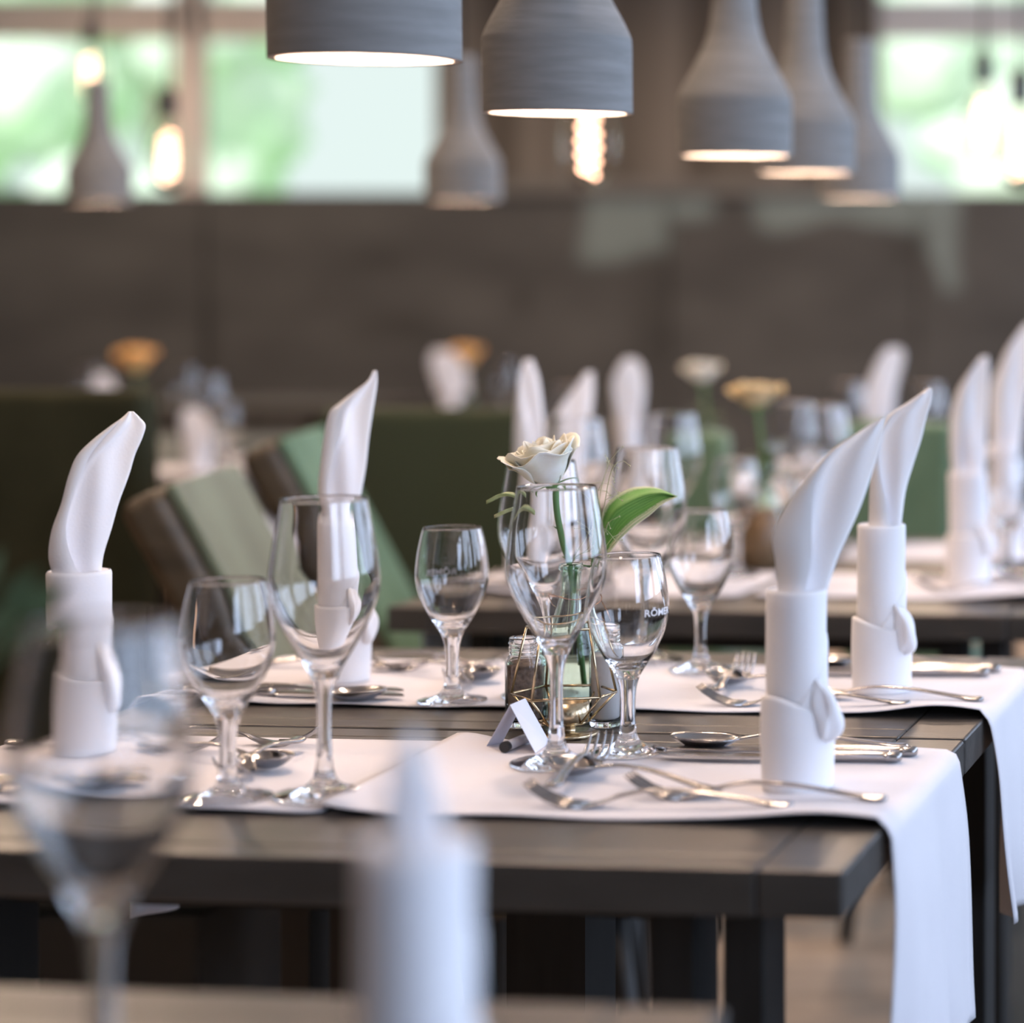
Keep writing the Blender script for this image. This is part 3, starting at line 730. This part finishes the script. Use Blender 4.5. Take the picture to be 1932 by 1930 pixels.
def rose(loc, label, petal, R=.036, H=.045, tilt=(0, 0), stem=None, cat='rose', n=26, leaf=True):
    t = thing('rose', label, cat, loc)
    rot = Matrix.Rotation(tilt[0], 3, 'Y') @ Matrix.Rotation(tilt[1], 3, 'X')
    m = MB()
    for k in range(n):
        f = k/(n-1); a0 = k*2.39996
        rad = R*(.16+.62*f); hh = H*(1.0-.10*f); wd = (1.35-.45*f)
        open_ = f**1.4; sd = k*1.7
        def pt(i, j):
            s_ = (i-.5)*2
            a = a0+s_*wd*math.sin(min(1, j*1.5+.12)*PI/2)
            cup = math.sin(min(1, j*1.25)*PI/2)**.8
            rr = rad*(.18+.82*cup)+open_*R*.42*max(0, j-.55)**1.3*2.2
            zz = hh*(j-.05)*(1-.20*s_*s_*j)-open_*H*.30*max(0, j-.80)
            rr += .0012*math.sin(s_*5+sd)*j+.0016*j*j*math.sin(a*7+sd)*open_
            zz += .0022*math.sin(s_*6+sd)*j*j+.0022*math.sin(sd*3)*j+.0018*math.exp(-(s_/.25)**2)*j*j
            return rot @ Vector((rr*math.cos(a), rr*math.sin(a), zz))
        m.grid(pt, 12, 12)
    m.build('bloom', petal, t, solid=.0005)
    m = MB()
    for k in range(5):
        a = k*2*PI/5+.4
        def sp(i, j):
            wd = .006*(1-j)**.7*math.sin(min(1, j*6+.25)*PI/2)
            r_ = .004+.020*math.sin(j*1.8); z = -.001-.012*j*j+.007*j
            return rot @ Vector((r_*math.cos(a)-(i-.5)*wd*math.sin(a), r_*math.sin(a)+(i-.5)*wd*math.cos(a), z))
        m.grid(sp, 3, 8)
    m.lathe([(0, -.007), (.004, -.006), (.007, 0), (.006, .004), (0, .006)], 16)
    m.build('sepals', leaf_g, t, solid=.0005)
    if stem:
        st = [Vector(q)-Vector(loc) for q in stem]
        st = [Vector(q) for q in catmull([tuple(q) for q in st], 6)]
        m = MB().tube(st, [.0032-.0007*k/len(st) for k in range(len(st))], 10)
        for k in (len(st)//3, len(st)//2+2): m.tube([st[k], st[k]+Vector((-.006, -.002, .004))], [.0016, .0002], 6)
        m.build('stem', leaf_g, t)
    if leaf:
        m = MB()
        for (dx, dy, dz, ln) in ((-.045, -.004, -.014, .030), (-.034, -.012, -.026, .034)):
            def lf(i, j):
                x = -ln*j; wd = .008*math.sin(PI*min(1, j*.97+.03))**.8*(1+.12*math.sin(j*30))
                return Vector((dx+ln*.6+x, dy+(i-.5)*2*wd, dz+.004*math.sin(j*4)+.003*abs(i-.5)*2))
            m.grid(lf, 4, 14)
        m.build('small_leaf', sprig_leaf, t, solid=.0004)
    return t
sprig_leaf = mat('yellow green leaf', (.4, .5, .2), .6); noisy(sprig_leaf, (.32, .42, .16), (.62, .66, .38), 40)
RL = atY(1040, 914, 1.995)
nk = VP+Vector((0, 0, .141))
rose(RL, 'white rose in sharp focus above the middle of the table, leaning left', petal_w, R=.034, H=.042, tilt=(-.26, .16),
     stem=[RL+Vector((.004, 0, -.004)), atY(1050, 960, 1.995), atY(1062, 1020, 2.0), VP+Vector((-.002, 0, .141)), VP+Vector((.003, .002, .10)), VP+Vector((.010, .004, .03))])
# variegated leaf
def hosta_leaf():
    Y = 2.03
    base = VP+Vector((.004, .002, .10))
    t = thing('hosta_leaf', 'green leaf with cream edge arching right out of the bottle vase', 'leaf', base)
    spine = catmull([tuple(atY(1122, 1075, Y+.0)-base), tuple(atY(1138, 1010, Y)-base), tuple(atY(1160, 965, Y-.003)-base), tuple(atY(1205, 938, Y-.006)-base), tuple(atY(1245, 930, Y-.010)-base), tuple(atY(1276, 937, Y-.012)-base)], 6)
    upn = [(1122, 1070), (1132, 985), (1150, 945), (1190, 921), (1238, 920), (1276, 937)]
    dnn = [(1128, 1085), (1155, 1035), (1190, 998), (1225, 972), (1250, 950), (1276, 937)]
    up_ = catmull([tuple(atY(x, y, Y+.012)-base) for x, y in upn], 6); dn_ = catmull([tuple(atY(x, y, Y-.014)-base) for x, y in dnn], 6)
    vs = []; fs = []; at_ = []
    n = len(spine); M = 12
    for k in range(n):
        c = Vector(spine[k]); u_ = Vector(up_[k]); d_ = Vector(dn_[k])
        for q in range(M+1):
            s_ = (q/M-.5)*2
            p = c.lerp(u_ if s_ < 0 else d_, abs(s_)); p = p+Vector((0, .004*math.sin(abs(s_)*PI), 0))
            vs.append(p); at_.append(abs(s_))
    for k in range(n-1):
        for q in range(M):
            a = k*(M+1)+q; fs.append((a, a+1, a+M+2, a+M+1))
    m = MB().add(vs, fs); o = m.build('leaf_blade', hosta, t)
    # nearest-width attribute drives the cream rim
    at2 = o.data.attributes.new('across', 'FLOAT', 'POINT')
    for i, v in enumerate(at_): at2.data[i].value = v
    s_ = o.modifiers.new('thickness', 'SOLIDIFY'); s_.thickness = .0006
    MB().tube([(.002, 0, -.05), (0, 0, 0), (.0, 0, .04), spine[0]], .0016, 8).build('leaf_stalk', leaf_g, t)
hosta_leaf()
def sprig(base, pts, label, n=9, spread=.018, seed=1, m_=None, r=.0004, bead=.0009):
    rnd = random.Random(seed)
    t = thing('grass_sprig', label, 'sprig', base)
    m = MB(); b = MB()
    for p in pts:
        path = [(0, 0, -.04), (0, 0, .04)]+[tuple(Vector(q)-base) for q in p]
        path = catmull(path, 5); m.tube(path, r, 5)
        e = Vector(path[-1]); e0 = Vector(path[-8])
        for k in range(n):
            s = e0.lerp(e, rnd.random()); d = Vector((rnd.uniform(-1, 1), rnd.uniform(-.6, .6), rnd.uniform(-.7, 1)))*spread
            mid = s+d*.5+Vector((0, 0, rnd.uniform(0, .004)))
            m.tube([s, mid, s+d], r*.6, 4)
            b.lathe([(0, -bead), (bead, 0), (0, bead)], 6, s+d)
    m.build('stalks', m_ or sprig_g, t); b.build('seed_heads', m_ or sprig_g, t)
sprig(VP+Vector((0, 0, .10)), [[atY(1125, 1020, 2.0), atY(1150, 900, 1.99), atY(1165, 872, 1.985)], [atY(1128, 1030, 2.01), atY(1148, 985, 1.98)], [atY(1130, 1050, 2.0), atY(1165, 1020, 1.97)], [atY(1120, 1000, 2.02), atY(1135, 920, 2.02), atY(1150, 868, 2.02)]],
      'fine pale grass sprig in the bottle vase, between rose and green leaf')
# geometric gold wire tealight holder
HP = at(1073, 1388)
def holder(p, label):
    t = thing('tealight_holder', label, 'candle holder', p)
    MB().lathe([(0, 0), (.0245, 0), (.025, .0008), (.025, .0026), (.0245, .0032), (.006, .0034), (.006, .009), (.016, .0115), (.0178, .014), (.0178, .0305), (.0172, .0305), (.0172, .0145), (0, .0135)], 48).build('cup_and_base', brass, t)
    MB().lathe([(0, .0140), (.0160, .0140), (.0160, .024), (0, .024)], 32).build('tealight', wax, t)
    A = [math.radians(a) for a in (8, -33, -112, -176, 124, 62)]
    cx = -.0045
    rg = [[(cx+r_*math.cos(a), r_*math.sin(a), z) for a in A] for r_, z in ((.0215, .0125), (.0450, .0375), (.0320, .0955))]
    m = MB(); w_ = .00115
    for k in range(6):
        k2 = (k+1) % 6
        for q in range(3): m.tube([rg[q][k], rg[q][k2]], w_, 8)
        m.tube([rg[0][k], rg[1][k]], w_, 8); m.tube([rg[1][k], rg[2][k]], w_, 8)
    m.build('wire_frame', brass, t); return t
hold = holder(HP, 'gold geometric wire tealight holder at the middle of the focused table')
# folded place card
q1, q2, q3, q4 = at(915, 1413, CZ0), at(945, 1405, CZ0), at(1010, 1421, CZ0), at(1037, 1401, CZ0)
r1 = (q1+q3)/2+Vector((0, 0, .0385)); r2 = (q2+q4)/2+Vector((0, 0, .0385))
o0 = (q1+q4)/2
m = MB().add([q1-o0, r1-o0, r2-o0, q2-o0, q3-o0, q4-o0], [(0, 1, 2, 3), (1, 4, 5, 2)])
o = m.build('place_card', card, None, smooth=False, solid=.0004); o.location = o0
tag(o, 'small white tent-folded place card at the edge of the front right cloth', 'place card')
# marker pen
pa = at(951, 1421, CZ0); pb = at(1003, 1399, CZ0); dv = (pb-pa).normalized()
t = thing('marker_pen', 'short marker pen with a black end, lying under the place card', 'pen', pa)
c0 = Vector((0, 0, .0048)); clear = mat('greyish clear plastic', (.55, .56, .62), .25)
MB().tube([c0+dv*.004, c0+dv*.056], .0043, 20).build('barrel', clear, t)
MB().tube([c0, c0+dv*.0055], .0047, 20).build('end_cap', black, t, bevel=.0005)
MB().tube([c0+dv*.050, c0+dv*.066], .0040, 20).build('pen_cap', black, t)

# background centre pieces
def bg_rose(px, py, Y, label, petal, R, vase_label, H=.04, n=18):
    p = atY(px, py, Y); foot = Vector((p.x+.012, Y+.01, TZ))
    rose(p, label, petal, R=R, H=H, tilt=(0, .1), stem=[p, p.lerp(foot, .4)+Vector((.006, 0, 0)), foot+Vector((0, 0, .12)), foot+Vector((0, 0, .02))], n=n, leaf=False)
    bottle(foot, vase_label)
    t = thing('leafy_sprig', 'green leafy sprigs below the %s' % label.replace('blurred ', ''), 'greenery', foot)
    m = MB()
    for k in range(16):
        a = random.uniform(0, 2*PI); z0 = random.uniform(.11, .20); ln = random.uniform(.03, .055)
        d = Vector((math.cos(a), math.sin(a), random.uniform(-.2, .9))).normalized(); b0 = Vector((0, 0, .12)); e = b0+Vector((0, 0, (z0-.12)*.5))+d*.012
        sd = d.cross(Vector((0, 0, 1))).normalized()
        def lf(i, j): return e+d*ln*j+sd*(i-.5)*.022*math.sin(PI*min(1, j+.03))+Vector((0, 0, -.02*j*j))
        m.tube([b0, e, e+d*ln*.2], .001, 4); m.grid(lf, 3, 6)
    m.build('leaves', sage, t)
bg_rose(1428, 766, 3.40, 'blurred straw-coloured flower head on the second table', petal_y, .042, 'bottle vase under the straw-coloured flower on the second table', H=.035)
bg_rose(1325, 718, 4.75, 'blurred far white rose on the third table', petal_w, .040, 'bottle vase under the far white rose')
bg_rose(258, 700, 6.20, 'blurred orange rose at the far left', petal_o, .052, 'bottle vase under the left orange rose', H=.07)
bg_rose(878, 692, 7.00, 'blurred orange rose, right of the two', petal_o, .050, 'bottle vase under the right orange rose', H=.07)
p = atY(1438, 600, 3.26); p.z = TZ
t = thing('brown_jar', 'blurred brown glass jar at the middle of the second table', 'jar', p)
MB().lathe([(0, 0), (.030, 0), (.032, .004), (.032, .062), (.026, .074), (.024, .078), (.026, .084), (.024, .086), (.021, .084), (.021, .075), (.028, .062), (.028, .006), (0, .006)], 36).build('glass_body', jarbrown, t)
MB().lathe([(0, .0064), (.0275, .0064), (.0275, .045), (0, .045)], 24).build('ground_spice', pepper, t)
p = atY(1470, 600, 3.50); p.z = TZ
h2 = dup(hold, p, .5, 'blurred gold wire tealight holder right of the brown jar on the second table')
h2['group'] = 'gold wire tealight holders'; hold['group'] = 'gold wire tealight holders'

# greenery on the nearest table at the left border
gp = Vector(((-150-CX)*1.1/F, 1.1, TZ))
bottle(gp, 'bottle vase of the nearest table, at the left photo border')
t = thing('leafy_sprig', 'very blurred green leaves arching in at the left border, before the dark chair', 'greenery', gp)
m = MB()
for k, (px, py) in enumerate([(40, 1110), (85, 1130), (95, 1190), (40, 1200), (-10, 1180), (-30, 1090)]):
    e = atY(px, py, 1.10+.012*(k % 3))-gp; b0 = Vector((0, 0, .13)); mid = b0.lerp(e, .5)+Vector((0, 0, .02))
    pts = [Vector(q) for q in catmull([tuple(b0), tuple(mid), tuple(e)], 6)]
    m.tube([(0, 0, .05), b0], .001, 5); m.tube(pts, .0012, 5)
    d = (pts[-1]-pts[-4]).normalized(); sd = d.cross(Vector((0, 1, 0))).normalized()
    def lf(i, j): return pts[-4]+d*.030*j+sd*(i-.5)*.011*math.sin(PI*min(1, j+.03))
    m.grid(lf, 4, 8)
m.build('leaves', sage, t)

# ------------------------------------------------------------------ chairs
def recliner(loc, rz, label, face, side, w=.40, h=.50, rec=math.radians(27), th=.085):
    """upholstered chair facing +x: leaning back, seat, four splayed legs"""
    t = thing('upholstered_chair', label, 'chair', loc, rz, 'green upholstered chairs')
    R_ = Matrix.Rotation(-rec, 3, 'Y')
    b = MB(); b.box(R_ @ Vector((.026, 0, h/2)), (.014, w-.01, h-.01), R_)
    for i, v in enumerate(b.v): b.v[i] = (v[0]-.02, v[1], v[2]+.46)
    b.build('backrest_front', face, t, bevel=.005, segs=3)
    b = MB(); b.box(R_ @ Vector((-.010, 0, h/2-.01)), (.058, w+.012, h+.02), R_)
    for i, v in enumerate(b.v): b.v[i] = (v[0]-.02, v[1], v[2]+.46)
    b.build('backrest_shell', side, t, bevel=.02, segs=4)
    MB().bx(-.03, .36, -w/2, w/2, .40, .47).build('seat', face, t, bevel=.02, segs=3)
    MB().bx(-.05, .35, -w/2-.006, w/2+.006, .37, .399).build('seat_shell', side, t, bevel=.01)
    for sx, sy in ((0, -1), (0, 1), (1, -1), (1, 1)):
        x0 = .00 if sx == 0 else .30; MB().tube([(x0, sy*(w/2-.04), .37), (x0+(.05 if sx else -.05), sy*(w/2-.01), 0.006)], [.016, .010], 8).build('leg', wood_dark, t)
    return t
gold_green = mat('pale sage velvet', (.2, .27, .17), .8, spec=.2); noisy(gold_green, (.105, .120, .075), (.17, .20, .13), 7, bump=.1, bscale=200)
gold_green.node_tree.nodes['Principled BSDF'].inputs['Sheen Weight'].default_value = .3
mint = mat('mint green velvet', (.2, .3, .2), .8, spec=.2); noisy(mint, (.11, .19, .12), (.17, .27, .18), 5, bump=.1, bscale=200)
def backview(loc, rz, label, face, w=.44, h=.50, th=.07):
    """chair seen from behind: upright padded back, seat beyond it"""
    t = thing('padded_chair', label, 'chair', loc, rz, 'padded chairs with upright backs')
    MB().bx(-w/2, w/2, 0, th, .40, .40+h+.03).build('backrest', face, t, bevel=.02, segs=4)
    MB().bx(-w/2, w/2, th-.01, .46, .38, .48).build('seat', face, t, bevel=.02, segs=3)
    for sx in (-1, 1):
        for y in (.04, .42): MB().tube([(sx*(w/2-.04), y, .39), (sx*(w/2-.01), y+(.05 if y > .2 else -.04), .006)], [.02, .013], 8).build('leg', wood_dark, t)
    return t
recliner((-.98, 2.92, 0), .20, 'chair with sage green slanted backrest and brown side, left of the second table, nearer one', gold_green, brown_frame, h=.50)
recliner((-1.078, 3.56, 0), .20, 'chair with mint green slanted backrest, behind the thin-tipped napkin', mint, brown_frame, h=.525)
q = atY(780, 772, 3.92); backview((q.x+.01, 3.92, 0), -TH*.5, 'dark green padded chair back behind the thin-tipped napkin, left of the white rose', mat('dark green velvet', (.052, .062, .034), .85, spec=.2), w=.37, h=.525)
q = atY(70, 775, 3.55); backview((q.x, 3.55, 0), -TH*.5, 'big dark olive chair back at the left border', olive_fab, w=.34, h=.57)
q = atY(-190, 775, 3.55); backview((q.x-.12, 3.55, 0), -TH*.5, 'dark olive chair back cut by the left border', olive_fab, w=.30, h=.57)
q = atY(1690, 790, 3.95); backview((q.x, 3.95, 0), -TH*.5, 'leaf green chair back right of the back right napkin', green_fab, w=.20, h=.50)
q = atY(1310, 800, 4.02); backview((q.x, 4.0, 0), -TH*.5, 'green chair back behind the far glasses, below the far white rose', green_fab, w=.12, h=.48)
# bench-shaped dark block, added to darken the left under the table
teal = mat('dark teal upholstery', (.012, .020, .022), .7)
t = thing('dark_fill_bench', 'added dark bench block darkening the left under the focused table, behind its front edge', 'bench', (-1.62, 2.80, 0), .04)
MB().bx(-.62, .46, 0, .36, .36, .45).build('seat', teal, t, bevel=.03, segs=4)
MB().bx(-.60, .44, .01, .35, .06, .358).build('base', mat('black bench base', (.012, .011, .009), .8), t, bevel=.01)
for sx in (-.54, .38):
    for y in (.06, .30): MB().bx(sx-.025, sx+.025, y-.025, y+.025, .001, .06).build('leg', wood_dark, t)

# ------------------------------------------------------------------ pendant lamps
SH = [(.5, 0), (.5, .02), (.5, .25), (.5, .47), (.49, .53), (.44, .64), (.36, .79), (.285, .94), (.235, 1.08), (.20, 1.28), (.185, 1.55), (.175, 1.95)]
def pendant_proto():
    D = .1445
    t = thing('pendant_lamp', 'x', 'lamp', group='grey concrete pendant lamps')
    out = [(r*D, z*D) for r, z in catmull(SH, 4)]
    inn = [(max(.006, r*D-.006), z*D) for r, z in catmull(SH, 4)][::-1]
    m = MB().lathe(out+[(.012, 1.955*D)], 64); m.build('shade', concrete, t)
    li = MB().lathe([(.5*D, 0), (.5*D-.004, 0)]+inn[::-1][:-1]+[(.02, 1.9*D)], 48).build('shade_lining', shade_in, t); li['label'] = 'pale inner face of the shade'
    MB().lathe([(0, .030), (.012, .032), (.021, .045), (.023, .060), (.018, .078), (.012, .095), (0, .098)], 20).build('light_bulb', bulb_glow, t)
    MB().lathe([(0, .096), (.014, .096), (.014, .13), (.006, .14), (0, .14)], 16).build('socket', black, t)
    MB().tube([(0, 0, .14), (0, 0, 2.95-1.32)], .0030, 8).build('cord', black_cord, t)
    return t
pl = pendant_proto()
LZ = 1.3175
for px, py, Y, lab in ((690, 112, 1.735, 'nearest and largest grey concrete pendant lamp, cut by the top of the photo'),
                       (1053, 213, 2.205, 'sharp grey concrete pendant lamp above the white rose'),
                       (1388, 293, 2.86, 'blurred concrete pendant lamp, first of the three overlapping ones from the left'),
                       (1520, 325, 3.25, 'blurred concrete pendant lamp, middle of the three overlapping ones'),
                       (1622, 373, 3.98, 'blurred concrete pendant lamp, lowest and rightmost of the three overlapping ones'),
                       (874, 378, 4.35, 'blurred concrete pendant lamp before the right edge of the middle window'),
                       (188, 381, 5.15, 'small far concrete pendant lamp before the left window')):
    p = atY(px, py, Y)
    o = put(pl, p, lab, 0, 'grey concrete pendant lamps'); o.rotation_euler = (math.radians(2.4), 0, 0)
# bare filament bulbs
def bulb_proto():
    t = thing('filament_bulb', 'x', 'light bulb', group='bare filament bulbs')
    out = catmull([(0, 0), (.018, .003), (.032, .014), (.042, .035), (.0475, .065), (.0470, .095), (.039, .125), (.027, .150), (.0175, .170), (.0150, .185)], 4)
    inn = [(max(0, r-.0009), z+(.0009 if z < .02 else 0)) for r, z in out][::-1]
    MB().lathe(out+inn, 40).build('glass_bulb', mat('thin bulb glass', (1, .97, .93), 0, Transmission_Weight=1, IOR=1.12), t)
    m = MB(); n = 120
    m.tube([((.012+.005*math.sin(k/n*PI))*math.cos(k/n*2*PI*5), (.012+.005*math.sin(k/n*PI))*math.sin(k/n*2*PI*5), .025+.115*k/n) for k in range(n+1)], .0021, 6)
    m.build('filament', filament, t)
    MB().lathe([(0, .180), (.019, .180), (.020, .188), (.020, .235), (.012, .250), (0, .252)], 20).build('socket', black, t)
    MB().tube([(0, 0, .25), (0, 0, 1.75)], .0035, 8).build('cord', black_cord, t)
    return t
pb_ = bulb_proto()
for px, py, Y, lab in ((1111, 362, 3.75, 'glowing bare bulb right below the sharp concrete lamp'),
                       (317, 360, 5.4, 'glowing bare bulb between the far small lamp and the window bar'),
                       (171, 196, 6.6, 'glowing bare bulb just above the neck of the far small lamp'),
                       (1856, 304, 5.1, 'glowing bare bulb before the right window, left of two'),
                       (1925, 356, 4.7, 'glowing bare bulb at the right border before the right window')):
    p = atY(px, py, Y); put(pb_, p, lab, random.uniform(0, 6), 'bare filament bulbs')
